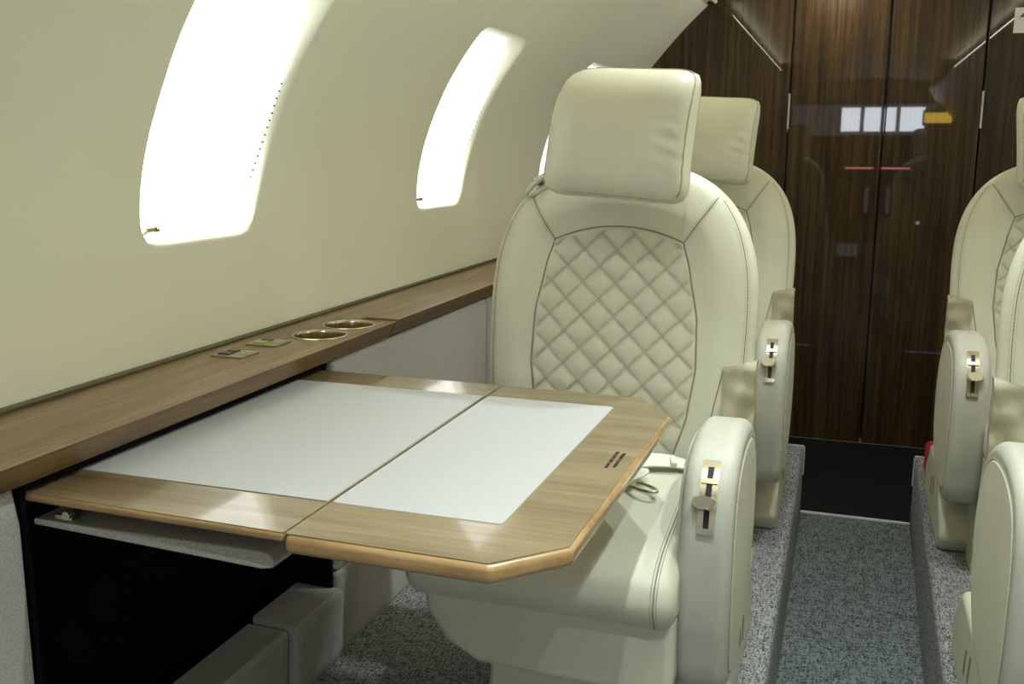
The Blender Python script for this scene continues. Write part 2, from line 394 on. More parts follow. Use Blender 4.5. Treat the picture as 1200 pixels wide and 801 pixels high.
# ------------------------------------------------------------------ rear bulkhead and wardrobe doors
mb = MB(); mb.box((-.80, YB + .02, .82), (1.02, .03, 2.3), .004, 2); mb.box((1.02, YB + .02, .82), (.98, .03, 2.3), .004, 2)
mb.box((.12, YB + .06, .82), (.84, .03, 2.3), .004, 2)
struct(build('wall_back', mb, M['wood_dark']))
for q, (x0, x1) in enumerate(((-.283, .124), (.134, .523))):
    mb = MB(); mb.box(((x0 + x1) / 2, YB + .018, .80), (x1 - x0, .030, 2.14), .005, 3)
    d = struct(build('door_%d' % (q + 1), mb, M['wood_dark']))
    hx = .078 if q == 0 else .170
    h = MB(); pr = [(hx + .017 * math.cos(t) , .888 + (.060 if math.sin(t) > 0 else -.060) + .017 * math.sin(t)) for t in lin(0, 2 * PI, 28)[:-1]]
    puff(h, pr, YB - .004, YB + .006, .003, 'Y', 3); ho = build('door_handle', h, M['seam_dark'], d); ho['label'] = 'dark red oval pull'
    h = MB(); pr2 = [(hx + .009 * math.cos(t), .888 + (.050 if math.sin(t) > 0 else -.050) + .009 * math.sin(t)) for t in lin(0, 2 * PI, 24)[:-1]]
    puff(h, pr2, YB - .0065, YB, .002, 'Y', 2); build('pull_recess', h, M['redbrown'], ho)
    # warning strip and two printed lines
    lx = .038 if q == 0 else .195
    pl = MB(); pl.box((lx, YB + .001, 1.033), (.130, .003, .013), .001, 1); build('placard', pl, M['redtape'], d)['label'] = 'thin red strip with pale lettering'
    def txt(s, size, loc, rot, m, name, parent, ext=.0004):
        cu = bpy.data.curves.new(name, 'FONT'); cu.body = s; cu.size = size; cu.extrude = ext; cu.align_x = 'CENTER'; cu.align_y = 'CENTER'
        t = bpy.data.objects.new('tmp', cu); C.objects.link(t)
        dg = bpy.context.evaluated_depsgraph_get(); me = bpy.data.meshes.new_from_object(t.evaluated_get(dg)); bpy.data.objects.remove(t)
        me.transform(Matrix.Translation(loc) @ rot.to_4x4()); me.materials.clear(); me.materials.append(m); me.name = name
        o = bpy.data.objects.new(name, me); C.objects.link(o)
        if parent:
            o.parent = parent; off = Vector((0, 0, 0)); p = parent
            while p: off += p.location; p = p.parent
            me.transform(Matrix.Translation(-off))
        return o
    RY = Matrix(((1, 0, 0), (0, 0, -1), (0, 1, 0)))
    txt('NO SMOKING IN LAVATORY', .0088, (lx, YB - .0012, 1.033), RY, M['paper'], 'placard_lettering', d)
    txt('WARDROBE MAX LOAD', .0125, (lx - .002, YB + .001, 1.008), RY, M['print'], 'placard_lettering', d, .002)
    txt('CLOSE DOOR IN FLIGHT', .0125, (lx - .002, YB + .001, .986), RY, M['print'], 'placard_lettering', d, .002)
    hg = MB(); xx = -.288 if q == 0 else .528
    hg.tube([(xx, YB, 1.21), (xx, YB, 1.37)], .006, 8); build('hinge', hg, M['hinge'], d)['label'] = 'metal hinge'
    if q == 1:
        lk = MB(); lk.lathe((0, 0, 0), [(0, -.004), (.008, -.004), (.011, 0), (.011, .004)], 20)
        o = build('door_lock', lk, M['chrome'], d, xf=lambda p: Vector((p.x + .305, YB + p.z, p.y + .79)))
sg = thing('wall_sign', 'small white sign with a red arrow, high on the dark bulkhead at right', 'sign', (.665, YB, 1.66))
mb = MB(); mb.box((.665, YB + .001, 1.66), (.085, .006, .105), .002); part('sign_face', mb, M['paper'], sg)
mb = MB(); mb.box((.672, YB - .003, 1.645), (.016, .003, .05), .0005)
mb.add([(.640, YB - .003, 1.672), (.70, YB - .003, 1.672), (.672, YB - .003, 1.705), (.640, YB - .0015, 1.672), (.70, YB - .0015, 1.672), (.672, YB - .0015, 1.705)], [(0, 1, 2), (5, 4, 3), (0, 3, 4, 1), (1, 4, 5, 2), (2, 5, 3, 0)])
part('arrow', mb, M['redtape'], sg)

gl = thing('galley_lamp', 'amber lamp panel on the forward wall, seen only as a reflection', 'lamp', (.94, YF + .02, 1.49))
mb = MB(); mb.box((.94, YF + .022, 1.49), (.34, .014, .18), .004); part('housing', mb, M['brass'], gl)
mb = MB(); mb.box((.94, YF + .031, 1.49), (.30, .008, .12), .003); part('lens', mb, M['lens_yellow'], gl)
# ------------------------------------------------------------------ side ledge
CUPS = [(-1.055, 1.836), (-1.055, 1.968)]
def ledge(mir, labels):
    t = thing('side_ledge', labels[0], 'ledge', (((-1.08) if mir is None else 2 * XC + 1.08), 1.5, .60))
    Y0, Y1 = (-1.2, 2.052)
    f = lambda u, v, d=0: Vector((v, u, .72 - d + (.0025 * math.cos((v + 1.075) / .105 * PI * .9) - .0025 if False else 0)))
    Us = lin(Y0, 1.772, 6) + lin(1.772, 1.902, 12)[1:] + lin(1.902, 2.034, 12)[1:] + [Y1]
    Vs = [-1.19] + lin(-1.122, -.988, 12)
    hs = {(6, 18, 1, 13): (CUPS[0][1], CUPS[0][0], .060, .060, 2), (18, 30, 1, 13): (CUPS[1][1], CUPS[1][0], .060, .060, 2)}
    top = MB()
    if mir is None: holed(top, f, Us, Vs, hs, ring=4, depth=[(0.0001, .004)])
    else: top.grid([[f(u, v) for v in Vs] for u in (Y0, 1, Y1)])
    def edge(mb, y0, y1, x0, zt, x1):
        pr = [(x1, zt), (x0 + .004, zt), (x0 + .001, zt - .0012), (x0 - .001, zt - .004), (x0 - .022, zt - .040), (x0 - .028, zt - .043), (-1.19, zt - .043)]
        mb.grid([[(x, y, z) for (x, z) in pr] for y in lin(y0, y1, 4)])
        mb.add([(x, y1, z) for x, z in pr], [tuple(range(len(pr)))]); mb.add([(x, y0, z) for x, z in pr], [tuple(range(len(pr)))])
    edge(top, Y0, Y1, -.978, .72, -.987)
    part('ledge_top', top, M['wood_ledge'], t, mirror=mir, smooth=40)
    b = MB(); b.grid([[(-1.19, y, .720), (-1.06, y, .720), (-1.06, y, .70)] for y in lin(2.056, YB - .003, 3)]); part('ledge_top', b, M['wood_ledge'], t, mirror=mir)
    for (a, c) in ((2.056, 2.75), (2.754, 3.6), (3.604, YB - .003)):
        b = MB(); edge(b, a, c, -.975 if a < 2.5 else -.972, .7245, -1.055)
        b.grid([[(-1.055, y, z) for z in (.7245, .70)] for y in (a, c)])
        part('ledge_lid', b, M['wood_ledge'], t, mirror=mir, smooth=40)
    b = MB(); b.tube([(-1.189, Y0, .7235), (-1.189, YB - .003, .7235)], .005, 8); part('wall_seal', b, M['rubber'], t, mirror=mir)
    return t
ledge(None, ['walnut veneer ledge running along the window wall beside the table'])
ledge(XC, ['walnut veneer ledge along the opposite wall behind the right seats'])
for k, (cx, cy) in enumerate(CUPS):
    t = thing('cup_holder', ['brass-lined cup holder in the ledge, the one nearer the power sockets', 'brass-lined cup holder in the ledge, the one nearer the seat'][k], 'cup holder', (cx, cy, .66), 'cup holders sunk in the ledge')
    mb = MB(); mb.lathe((cx, cy, .72), [(.0600, -.004), (.0600, .0015), (.0580, .0034), (.0555, .0025), (.054, 0), (.054, -.006)], 56); part('rim', mb, M['brass'], t)
    mb = MB(); n = 144; rs = []
    for (r, z) in ((.0555, -.004), (.0535, -.034), (.051, -.036), (0.0005, -.036)):
        rs.append([(cx + (r - (.0028 if q % 4 < 2 and r > .052 else 0)) * math.cos(2 * PI * q / n), cy + (r - (.0028 if q % 4 < 2 and r > .052 else 0)) * math.sin(2 * PI * q / n), .72 + z) for q in range(n)])
    mb.rings(rs, cap=False); part('liner', mb, M['brass'], t, smooth=8)
for k, (cy, lab) in enumerate(((1.603, 'bronze power socket plate with black inserts, farther from the cup holders'), (1.722, 'bronze power socket plate with yellow-green inserts, beside the cup holders'))):
    t = thing('power_socket', lab, 'power socket', (-1.11, cy, .72), 'power sockets in the ledge')
    mb = MB(); mb.box((-1.11, cy, .7215), (.072, .062, .004), .0015); part('plate', mb, M['plate'], t)
    for q, (dx, dy, sx, sy) in enumerate(((-.012, -.010, .026, .022), (-.012, .014, .022, .016))):
        mb = MB(); mb.box((-1.11 + dx, cy + dy, .7245), (sx, sy, .003), .001, 1); part('socket_insert', mb, M['socket'] if (k == 0 or q == 1) else M['green'], t)
    for dy in (-.004, .012):
        mb = MB(); mb.box((-1.088, cy + dy, .7245), (.012, .004, .003), .001, 1); part('latch', mb, M['chrome'], t)

# ------------------------------------------------------------------ fabric side panels under the ledge
def side_panels(mir):
    R = lambda o: o
    x = -1.015
    if mir is None:
        t = thing('fabric_wainscot', 'pale grey fabric side panel beside the open stowage under the ledge, left of the table', 'panel', (x, .4, 0))
        mb = MB(); pr = [(-1.17, 0), (x - .02, 0), (x, .02), (x + .003, .62), (x - .006, .672), (x - .03, .676), (-1.17, .676)]
        puff(mb, [(a, b) for a, b in pr], -1.2, .968, .014, 'Y', 4); part('fabric_cover', mb, M['fabric'], t)
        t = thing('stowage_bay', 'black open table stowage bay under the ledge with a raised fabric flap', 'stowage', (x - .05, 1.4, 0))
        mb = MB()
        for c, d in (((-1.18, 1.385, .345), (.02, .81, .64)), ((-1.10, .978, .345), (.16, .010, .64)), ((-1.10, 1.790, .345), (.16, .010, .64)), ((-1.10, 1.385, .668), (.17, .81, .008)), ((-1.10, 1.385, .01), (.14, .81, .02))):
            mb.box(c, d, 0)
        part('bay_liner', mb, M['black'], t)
        mb = MB()      # the flap, lifted level under the table, with a rounded free edge
        pr = densify([(-1.02, .611), (-1.02, .619), (-.665, .622), (-.652, .618), (-.645, .610), (-.650, .601), (-.665, .598)], .03)
        puff(mb, pr, .992, 1.76, .003, 'Y', 3); part('flap', mb, M['fabric'], t)['label'] = 'grey fabric flap raised level under the table'
        mb = MB(); mb.tube([(-.965, .992, .630), (-.965, 1.002, .630)], .006, 14); mb.box((-.975, 1.0, .624), (.03, .006, .008), .002); part('flap_catch', mb, M['nickel'], t)
        t = thing('sill_panel', 'grey fabric sill below the open stowage bay, resting on the carpet', 'panel', (x, 1.4, 0))
        mb = MB(); puff(mb, [(x - .09, .002), (x - .012, .002), (x - .004, .02), (x + .004, .150), (x - .004, .160), (x - .09, .160)], .97, 1.60, .008, 'Y', 3); part('sill', mb, M['fabric'], t)
        mb = MB(); puff(mb, [(x - .09, .002), (x + .008, .002), (x + .016, .02), (x + .022, .150), (x + .012, .166), (x - .09, .168)], 1.603, 1.80, .012, 'Y', 4); part('sill_cap', mb, M['fabric'], t)
        t = thing('fabric_wainscot', 'grey fabric side panel between the stowage bay and the front seat, below the ledge', 'panel', (x, 2.3, 0))
        mb = MB(); puff(mb, [(x - .12, .20), (x - .002, .20), (x + .004, .215), (x + .012, .60), (x + .014, .655), (x + .006, .674), (x - .02, .676), (x - .12, .676)], 1.80, 2.74, .014, 'Y', 4); part('fabric_cover', mb, M['fabric'], t)
        mb = MB(); puff(mb, [(x - .12, .002), (x - .004, .002), (x + .002, .02), (x + .004, .185), (x - .002, .196), (x - .12, .196)], 1.80, 2.74, .008, 'Y', 3); part('lower_cover', mb, M['fabric'], t)
        y0, lab = 2.752, 'grey fabric side panel below the ledge behind the front seat'
    else:
        y0, lab = -1.2, 'grey fabric side panel along the opposite wall below its ledge'
    t = thing('fabric_wainscot', lab, 'panel', ((x if mir is None else 2 * XC - x), y0 + .5, 0))
    mb = MB(); puff(mb, [(x - .15, .002), (x - .004, .002), (x + .002, .02), (x + .014, .655), (x + .006, .674), (x - .02, .676), (x - .15, .676)], y0, YP - .01, .012, 'Y', 4)
    part('fabric_cover', mb, M['fabric'], t, mirror=mir)
side_panels(None); side_panels(XC)

# ------------------------------------------------------------------ the table
tb = thing('folding_table', 'glossy walnut folding table with white inset top, slid out from under the ledge', 'table', (-.65, 1.38, .636))
XD = -.618
def leaf(outline, insert_poly, th, name, lab=None):
    lf = MB(); z1 = .660; z0 = z1 - th; n = len(outline)
    # top ring with a hole for the inset, bullnose outside
    def off(d): return inset(outline, d)
    r = min(.006, th * .45)
    return z0, z1, r
def fillet(poly, r, n=4):
    out = []
    N = len(poly)
    for i in range(N):
        a = Vector(poly[i - 1]); b = Vector(poly[i]); c = Vector(poly[(i + 1) % N])
        u = (a - b).normalized(); v = (c - b).normalized(); ang = u.angle(v)
        if ang > PI - .05 or r <= 0: out.append(tuple(b)); continue
        d = min(r / math.tan(ang / 2), (a - b).length * .45, (c - b).length * .45)
        p0 = b + u * d; p1 = b + v * d
        for k in range(n + 1):
            t = k / n; out.append(tuple(p0.lerp(b, t).lerp(b.lerp(p1, t), t)))
    return out
def slab(poly, z0, z1, r, seg=4):
    mb = MB(); rs = []
    for k in range(seg + 1):
        t = PI / 2 * (1 - k / seg); rs.append([(x, y, z0 + r * (1 - math.sin(t))) for x, y in inset(poly, r * (1 - math.cos(t)))])
    rs = []
    for k in range(seg, -1, -1):
        t = PI / 2 * k / seg; rs.append([(x, y, z0 + r * (1 - math.sin(t))) for x, y in inset(poly, r * (1 - math.cos(t)))])
    for k in range(seg + 1):
        t = PI / 2 * k / seg; rs.append([(x, y, z1 - r * (1 - math.sin(t))) for x, y in inset(poly, r * (1 - math.cos(t)))])
    return mb.rings(rs)
outL = fillet([(-1.05, .982), (XD - .0012, .972), (XD - .0012, 1.777), (-1.05, 1.777)], .004, 3)
outR = fillet([(XD + .0012, .968), (-.352, .966), (-.277, 1.046), (-.267, 1.664), (-.338, 1.770), (XD + .0012, 1.775)], .010, 5)
for q, (pl, th, ins) in enumerate(((outL, .013, [(-1.045, 1.083), (XD - .002, 1.083), (XD - .002, 1.681), (-1.045, 1.681)]),
                                   (outR, .026, [(XD + .002, 1.083), (-.377, 1.083), (-.373, 1.683), (XD + .002, 1.683)]))):
    mb = slab(pl, .660 - th, .6586, .005 if q == 0 else .009, 5)
    o = part('table_edge', mb, M['wood_edge'], tb, smooth=50); o['label'] = 'honey-coloured glossy solid edge'
    lp_ = [[(-1.05, .985), (XD - .0016, .975), (XD - .0016, 1.774), (-1.05, 1.774)], [(XD + .0016, .9735), (-.3545, .9715), (-.2825, 1.048), (-.2725, 1.6625), (-.3405, 1.7645), (XD + .0016, 1.7695)]][q]
    mb = slab(lp_, .6570, .6598, .0006, 2); lf = part('table_leaf', mb, M['wood_table'], tb, smooth=50)
    insr = fillet(ins, .010 if q else .002, 4)
    mb = slab(insr, .6590, .66010, .0002, 1); part('inset_seam', mb, M['seam'], lf)
    mb = slab(inset(insr, .0016), .6590, .66085, .0006, 2); part('white_inset', mb, M['white'], lf)['label'] = 'matte white inset panel'
RT = Matrix(((0, -1, 0), (1, 0, 0), (0, 0, 1)))
txt('STOW TABLE FOR TAXI,', .0076, (-.3085, 1.384, .66), RT, M['print'], 'table_lettering', tb)
txt('TAKEOFF & LANDING', .0076, (-.2975, 1.384, .66), RT, M['print'], 'table_lettering', tb)
mb = MB(); mb.box((-.72, 1.38, .640), (.50, .30, .012), .003)
part('slide_frame', mb, M['nickel'], tb)

# ------------------------------------------------------------------ seats (all in seat-local coordinates: x from seat centre, y,z as seat 1)
TH = math.radians(8.5)
ST = Vector((0, math.sin(TH), math.cos(TH))); SN = Vector((0, -math.cos(TH), math.sin(TH)))
ORI = Vector((0, 2.085, .42)); SL = .675
def hw(s):
    if s < .34: return .288 - .03 * ((.34 - s) / .34) ** 2
    k = min(1, (s - .34) / (SL - .34)); return .288 * max(0, 1 - k ** 2.7) ** (1 / 2.5)
def thick(s):
    k = max(0, (s - .30) / (SL - .30)); return .078 * max(0, 1 - k ** 4) ** .5
QH = [(0.0, .125), (.06, .138), (.15, .163), (.25, .1755), (.35, .172), (.45, .152), (.505, .136)]
def qhw(s):
    if s <= QH[0][0]: return QH[0][1]
    for (a, b), (c, d) in zip(QH, QH[1:]):
        if s <= c: t = (s - a) / (c - a); t = t * t * (3 - 2 * t) * .3 + t * .7; return b + (d - b) * t
    return QH[-1][1]
QTOP, QARC = .505, .030
def qtop(x): return QTOP + QARC * (1 - (x / .136) ** 2)
def sstep(a, b, x): t = max(0, min(1, (x - a) / (b - a))); return t * t * (3 - 2 * t)
def front_n(x, s):
    W = max(hw(s), 1e-4); k = min(.9999, abs(x) / W)
    n = thick(s) * (1 - k ** 4.2) ** (1 / 2.4)
    d = qhw(min(s, QTOP)) + .02 - abs(x); d2 = qtop(min(abs(x), .136)) + .02 - s
    m = sstep(-.035, .03, d) * sstep(-.03, .03, d2)
    return n - .014 * m
def F(x, s, lift=0.0): return ORI + ST * s + Vector((x, 0, 0)) + SN * (front_n(x, s) + lift)
def seat_back_mesh():
    mb = MB(); rs = []; n = 96
    sv = lin(-.02, .34, 20) + [.34 + (SL - .34) * math.sin(PI / 2 * k / 34) for k in range(1, 35)]
    for s in sv:
        W = max(hw(s), .0005); T = max(thick(s), .0005); ring = []
        for q in range(n):
            a = 2 * PI * q / n; c, sn = math.cos(a), math.sin(a)
            if sn >= 0:
                x = W * math.copysign(abs(c) ** .62, c); p = ORI + ST * s + Vector((x, 0, 0)) + SN * front_n(x, s)
            else:
                x = W * math.copysign(abs(c) ** .62, c); nn = -T * .9 * (1 - min(1, abs(x) / W) ** 4.2) ** (1 / 2.4); p = ORI + ST * s + Vector((x, 0, 0)) + SN * nn
            ring.append(p)
        rs.append(ring)
    mb.rings(rs); return mb
def pattern(x, s):
    L = .049; p = (x * 1.0 + s) / L / 1.414; q = (x - s) / L / 1.414
    return (abs(math.sin(PI * p)) * abs(math.sin(PI * q))) ** .5
def quilt_mesh():
    mb = MB(); g = []
    for i in range(201):
        row = []
        for j in range(121):
            t = -1 + 2 * j / 120; v = i / 200
            W0 = qhw(min(.505, v * .52)); s_top = QTOP + QARC * (1 - t * t); s = .0 + s_top * v; x = t * qhw(min(s, QTOP))
            e = min(1, (1 - abs(t)) / .035) * min(1, (1 - v) / .018)
            h = -.004 + (.0045 + .0062 * pattern(x, s)) * math.sin(PI / 2 * max(0, e)) ** .7 if e > 0 else -.004
            row.append(F(x, s, h))
        g.append(row)
    mb.grid(g); return mb
def dashes(mb, path, off, step=.0062, ln=.0038, wd=.0011, lift=.001):   # path: list of (x,s) ; small stitches along it
    pts = [Vector(p) for p in path]; acc = 0
    for a, b in zip(pts, pts[1:]):
        L = (b - a).length
        if L < 1e-6: continue
        d = (b - a) / L; nrm = Vector((-d.y, d.x)); pos = -acc
        while pos + step < L:
            pos += step
            if pos < 0: continue
            c = a + d * pos + nrm * off
            yield c, d, nrm
        acc = L - pos
def seam_surface_stitches(paths, surf, offs, lift, step=.0062, ln=.0036, wd=.0012):
    mb = MB()
    for path in paths:
        for off in offs:
            for c, d, nn in dashes(mb, path, off, step):
                try:
                    q = [surf(c.x + d.x * ln / 2 * i + nn.x * wd / 2 * j, c.y + d.y * ln / 2 * i + nn.y * wd / 2 * j, lift) for i, j in ((-1, -1), (1, -1), (1, 1), (-1, 1))]
                    q2 = [surf(c.x + d.x * ln / 2 * i + nn.x * wd / 2 * j, c.y + d.y * ln / 2 * i + nn.y * wd / 2 * j, lift - .0015) for i, j in ((-1, -1), (1, -1), (1, 1), (-1, 1))]
                except Exception: continue
                mb.add(q + q2, [(0, 1, 2, 3), (0, 4, 5, 1), (1, 5, 6, 2), (2, 6, 7, 3), (3, 7, 4, 0)])
    return mb
def quilt_lift(x, s): return F(x, s, 0)
def build_seat_meshes(sd):
    """sd = +1: armrest on the +x side.  returns list of (name, mesh-builder, material, parent_name, label)"""
    L = []
    def A(name, mb, m, parent=None, label=None, smooth=50, key=None): L.append((name, mb, m, parent, label, smooth, key or name))
    A('seat_back', seat_back_mesh(), 'leather', smooth=60)
    A('quilted_panel', quilt_mesh(), 'leather_quilt', 'seat_back', 'diamond-quilted perforated centre panel', 60)
    # quilt stitching
    paths = []; Lq = .049 * 1.414
    for kind in (1, -1):
        for k in range(-14, 26):
            seg = []
            for i in range(141):
                s = .0 + .55 * i / 140; x = kind * (k * Lq - s) if kind == 1 else (k * Lq + s) * 1.0 - 14 * 0
                if kind == -1: x = k * Lq + s - 8 * Lq
                if kind == 1: x = k * Lq - s - 8 * Lq * 0
                inside = s < qtop(max(-.136, min(.136, x))) - .006 and abs(x) < qhw(min(s, QTOP)) - .004
                if inside: seg.append((x, s))
                elif seg:
                    if len(seg) > 2: paths.append(seg)
                    seg = []
            if len(seg) > 2: paths.append(seg)
    def surf(x, s, lift):
        return F(x, s, .0015 + .0062 * pattern(x, s) + lift)
    A('quilt_stitching', seam_surface_stitches(paths, surf, (-.0021, .0021), .0007, step=.0058, ln=.0034, wd=.0010), 'thread', 'seat_back')
    # seams: around the quilt, diagonals to the shoulders, outer bolster seam
    seam = MB(); qb = []
    for i in range(41): s = .505 * i / 40; qb.append((qhw(s), s))
    for i in range(1, 40): t = 1 - 2 * i / 40; qb.append((t * .136, QTOP + QARC * (1 - t * t)))
    for i in range(40, -1, -1): s = .505 * i / 40; qb.append((-qhw(s), s))
    seam.tube([F(x, s, .0002) for x, s in qb], .0016, 6)
    st_paths = [[(x * 1.0, s) for x, s in qb]]
    for g in (1, -1):
        dg = [(g * (.136 + (.198 - .136) * t), .505 + .085 * t + .01 * t * t) for t in lin(0, 1, 12)]
        seam.tube([F(x, s, .0003) for x, s in dg], .0013, 6)
        out = []
        for s in lin(.03, .595, 50): out.append((g * (hw(s) * .935), s))
        seam.tube([F(x, s, .0001) for x, s in out], .0009, 6)
        L_paths = (dg, out)
        st_paths += [dg, out]
    A('seam', seam, 'seam', 'seat_back')
    for q in (0, 1):
        stp = seam_surface_stitches(st_paths[1 + 2 * q:3 + 2 * q], lambda x, s, l: F(x, s, l), (-.0045, .0045), .0006, step=.007, ln=.0042, wd=.0012)
        A('stitching', stp, 'thread', 'seat_back', key='stitching%d' % q)
    # soft lateral flap at the lower outer edge
    def flap_f(u, v, lift=0.0):
        s = .095 + .165 * v; x = sd * (.232 + .062 * u); s2 = s + .014 * u
        return ORI + ST * s2 + Vector((x, 0, 0)) + SN * (max(.03, front_n(min(.27, abs(x)), s2)) * (1 - .25 * u * u) + .013 * math.sin(PI * min(1, (u + .15) / 1.3)) ** .5 * min(1, .2 + (1 - v) * 9) ** .5 + .0035 * math.sin(v * 19 + u * 4) * (.3 + .7 * u) + .004 * math.sin(v * 8 - u * 5) + lift)
    mb = MB(); rs = []
    for i in range(29):
        v = i / 28; r_ = []
        for j in range(17): r_.append(flap_f(j / 16, v))
        for j in range(16, -1, -1): r_.append(flap_f(j / 16, v, -.03))
        rs.append(r_)
    mb.rings(rs); A('side_flap', mb, 'flap_leather', 'seat_back', 'wrinkled leather flap at the outer edge')
    cur = [(sd * (.232 - .030 * math.sin(PI / 2 * t)), .256 - .23 * t) for t in lin(0, 1, 16)]
    mb = MB(); mb.tube([F(x, s, .0004) for x, s in cur], .0015, 6); A('seam', mb, 'seam', 'seat_back', key='seam2')
    # belt guide on the window-side shoulder
    mb = MB(); c = F(-sd * .178, .618, .012)
    loop = [c + Vector((-sd * -.030 * math.cos(t), -.006 * math.sin(t) - .004, 0)) + ST * (.012 * math.sin(t)) + Vector((0, 0, .02 * math.cos(t) * 1)) for t in lin(0, 2 * PI, 28)[:-1]]
    mb.tube(loop, .0045, 8, cyclic=True); A('belt_guide', mb, 'leather', 'seat_back')
    mb = MB(); mb.box(c + Vector((-sd * -.002, .018, .016)), (.052, .03, .016), .007, 3, rot=Matrix.Rotation(-sd * .5, 3, 'Y')); A('belt_strap', mb, 'piping', 'seat_back')
    # pillow
    mb = MB(); n1, n2 = 72, 40; HX, HZ, HT = .141, .128, .068; Rp = Matrix.Rotation(-sd * math.radians(6), 3, 'Z') @ Matrix.Rotation(-math.radians(9), 3, 'X') @ Matrix.Rotation(math.radians(3.5 * sd), 3, 'Y')
    PC = Vector((sd * .016, 2.035, 1.146))
    def pil(a, b):    # a around x-z rounded square, b from front centre to rear centre
        ca, sa = math.cos(a), math.sin(a); e = 9
        q = (abs(ca) ** e + abs(sa) ** e) ** (-1 / e); X, Zz = ca * q, sa * q
        rr = max(0, math.sin(b)) ** (.42); nn = math.copysign(abs(math.cos(b)) ** .55, math.cos(b))
        x = HX * X * rr; z = HZ * Zz * rr
        k = abs(X * rr) * abs(Zz * rr); x *= 1 + (.085 if z < 0 else .03) * k ** 3; z *= 1 + .045 * k ** 3
        if z > 0 and x * sd < 0: x *= 1 - .17 * (z / HZ) ** 2.2; z *= 1 - .15 * (abs(x) / HX) ** 2.5
        yy = -HT * nn * (1 - .25 * (z / HZ) ** 2 * (1 if nn > 0 else .5) - .12 * (x / HX) ** 4)
        if nn > 0 and z > 0: yy += .030 * (z / HZ) ** 3
        if nn > 0:
            wr = math.exp(-((x - sd * .118) / .022) ** 2) * math.exp(-((z + .035) / .055) ** 2)
            yy += wr * .0055 * math.sin(z * 200 + x * 40)
            wr = math.exp(-((x + sd * .125) / .014) ** 2); yy += wr * .0018 * math.sin(z * 260)
        return PC + Rp @ Vector((x, yy, z))
    mb.rings([[pil(2 * PI * i / n1, b) for i in range(n1)] for b in [.001] + lin(0, PI, n2)[1:-1] + [PI - .001]])
    A('head_pillow', mb, 'leather', None, None, 80)
    pp = MB(); pp.tube([pil(2 * PI * i / 96, PI * .40) * 1.0 for i in range(96)], .0022, 6, cyclic=True); A('piping', pp, 'piping', 'head_pillow')
    pp = MB(); pp.tube([pil(2 * PI * i / 96, PI * .62) * 1.0 for i in range(96)], .0022, 6, cyclic=True); A('piping', pp, 'piping', 'head_pillow', key='piping2')
    # seat cushion
    cp_ = catmull([(1.60, .335), (1.568, .360), (1.560, .395), (1.580, .430), (1.64, .454), (1.74, .466), (1.90, .480), (2.05, .482), (2.09, .45), (2.09, .34), (2.0, .325), (1.7, .322)], 7)
    cp_ = [tuple(p) for p in cp_]
    mb = MB(); puff(mb, cp_, -.258 if sd > 0 else -.225, .225 if sd > 0 else .258, .034, 'X', 7, mid=10)
    A('seat_cushion', mb, 'leather', smooth=70)
    def cush(x, t, lift=0.0):      # along the upper front of the profile
        k = t * 35; i = int(k) % len(cp_); a = Vector(cp_[i]); b = Vector(cp_[(i + 1) % len(cp_)]); p = a.lerp(b, k - int(k))
        tg = (b - a).normalized(); nn = Vector((tg.y, -tg.x)) * -1
        return Vector((x, p.x + nn.x * lift, p.y + nn.y * lift))
    mb = MB(); mb.tube([cush(sd * .192, t, .0002) for t in lin(.04, 1.35, 60)], .0013, 6); A('seam', mb, 'seam', 'seat_cushion', key='seam3')
    mb = MB()
    for xo in (.187, .197):
        for q in range(150):
            t = .05 + q * .0088; a = cush(sd * xo, t, .0006); b = cush(sd * xo, t + .0048, .0006); mb.tube([a, b], .0007, 4)
    A('stitching', mb, 'thread', 'seat_cushion', key='stitch3')
    # shroud under the cushion and the foot of the seat
    x0, x1 = (-1, 1)
    sh = [(-.232, .345), (-.228, .30), (-.19, .245), (-.13, .212), (0, .205), (.21, .205), (.222, .23), (.222, .345)]
    sh = [(sd * a, b) for a, b in sh]
    if sd < 0: sh = sh[::-1]
    mb = MB(); puff(mb, densify(sh, .02), 1.60, 2.15, .018, 'Y', 5); A('seat_shroud', mb, 'leather', smooth=60)
    ft = [(sd * a, b) for a, b in [(-.135, .0), (-.125, .19), (-.11, .202), (.20, .202), (.215, .19), (.215, 0)]]
    if sd < 0: ft = ft[::-1]
    mb = MB(); puff(mb, densify(ft, .03), 1.66, 2.15, .012, 'Y', 4); A('pedestal', mb, 'leather', smooth=60)
    cv = fillet([(1.835, .0), (1.80, .05), (1.83, .11), (1.98, .195), (2.26, .195), (2.36, .10), (2.36, .0)], .03, 5)
    mb = MB(); xa, xb = sorted((sd * .20, sd * .291)); puff(mb, densify(cv, .02), xa, xb, .018, 'X', 5); A('base_cover', mb, 'leather', smooth=60)
    for kk, (yy, zz) in enumerate(((2.06, .115), (2.12, .10))):
        mb = MB(); mb.box((sd * .2905, yy, zz), (.004, .012, .065), .0015, 1, rot=Matrix.Rotation(.25, 3, 'X'))
        A('slot', mb, 'seam', 'base_cover', key='slot%d' % kk)
    mb = MB(); mb.tube([(sd * .303, 1.98 + .13 * math.cos(t) * (1 if abs(math.cos(t)) < 2 else 0) + .06, .155 + .075 * math.sin(t)) for t in lin(0, 2 * PI, 24)[:-1]], .001, 4, cyclic=True)
    # armrest
    ap = catmull([(1.665, .205), (1.628, .30), (1.618, .42), (1.628, .52), (1.665, .59), (1.73, .622), (1.82, .632), (1.93, .618), (2.02, .57), (2.075, .49), (2.09, .40), (2.06, .29), (1.97, .215), (1.82, .185)], 8)
    ap = [tuple(p) for p in ap]
    xa, xb = sorted((sd * .217, sd * .305))
    mb = MB(); puff(mb, ap, xa, xb, .022, 'X', 8, mid=4); A('armrest', mb, 'shell', smooth=70)
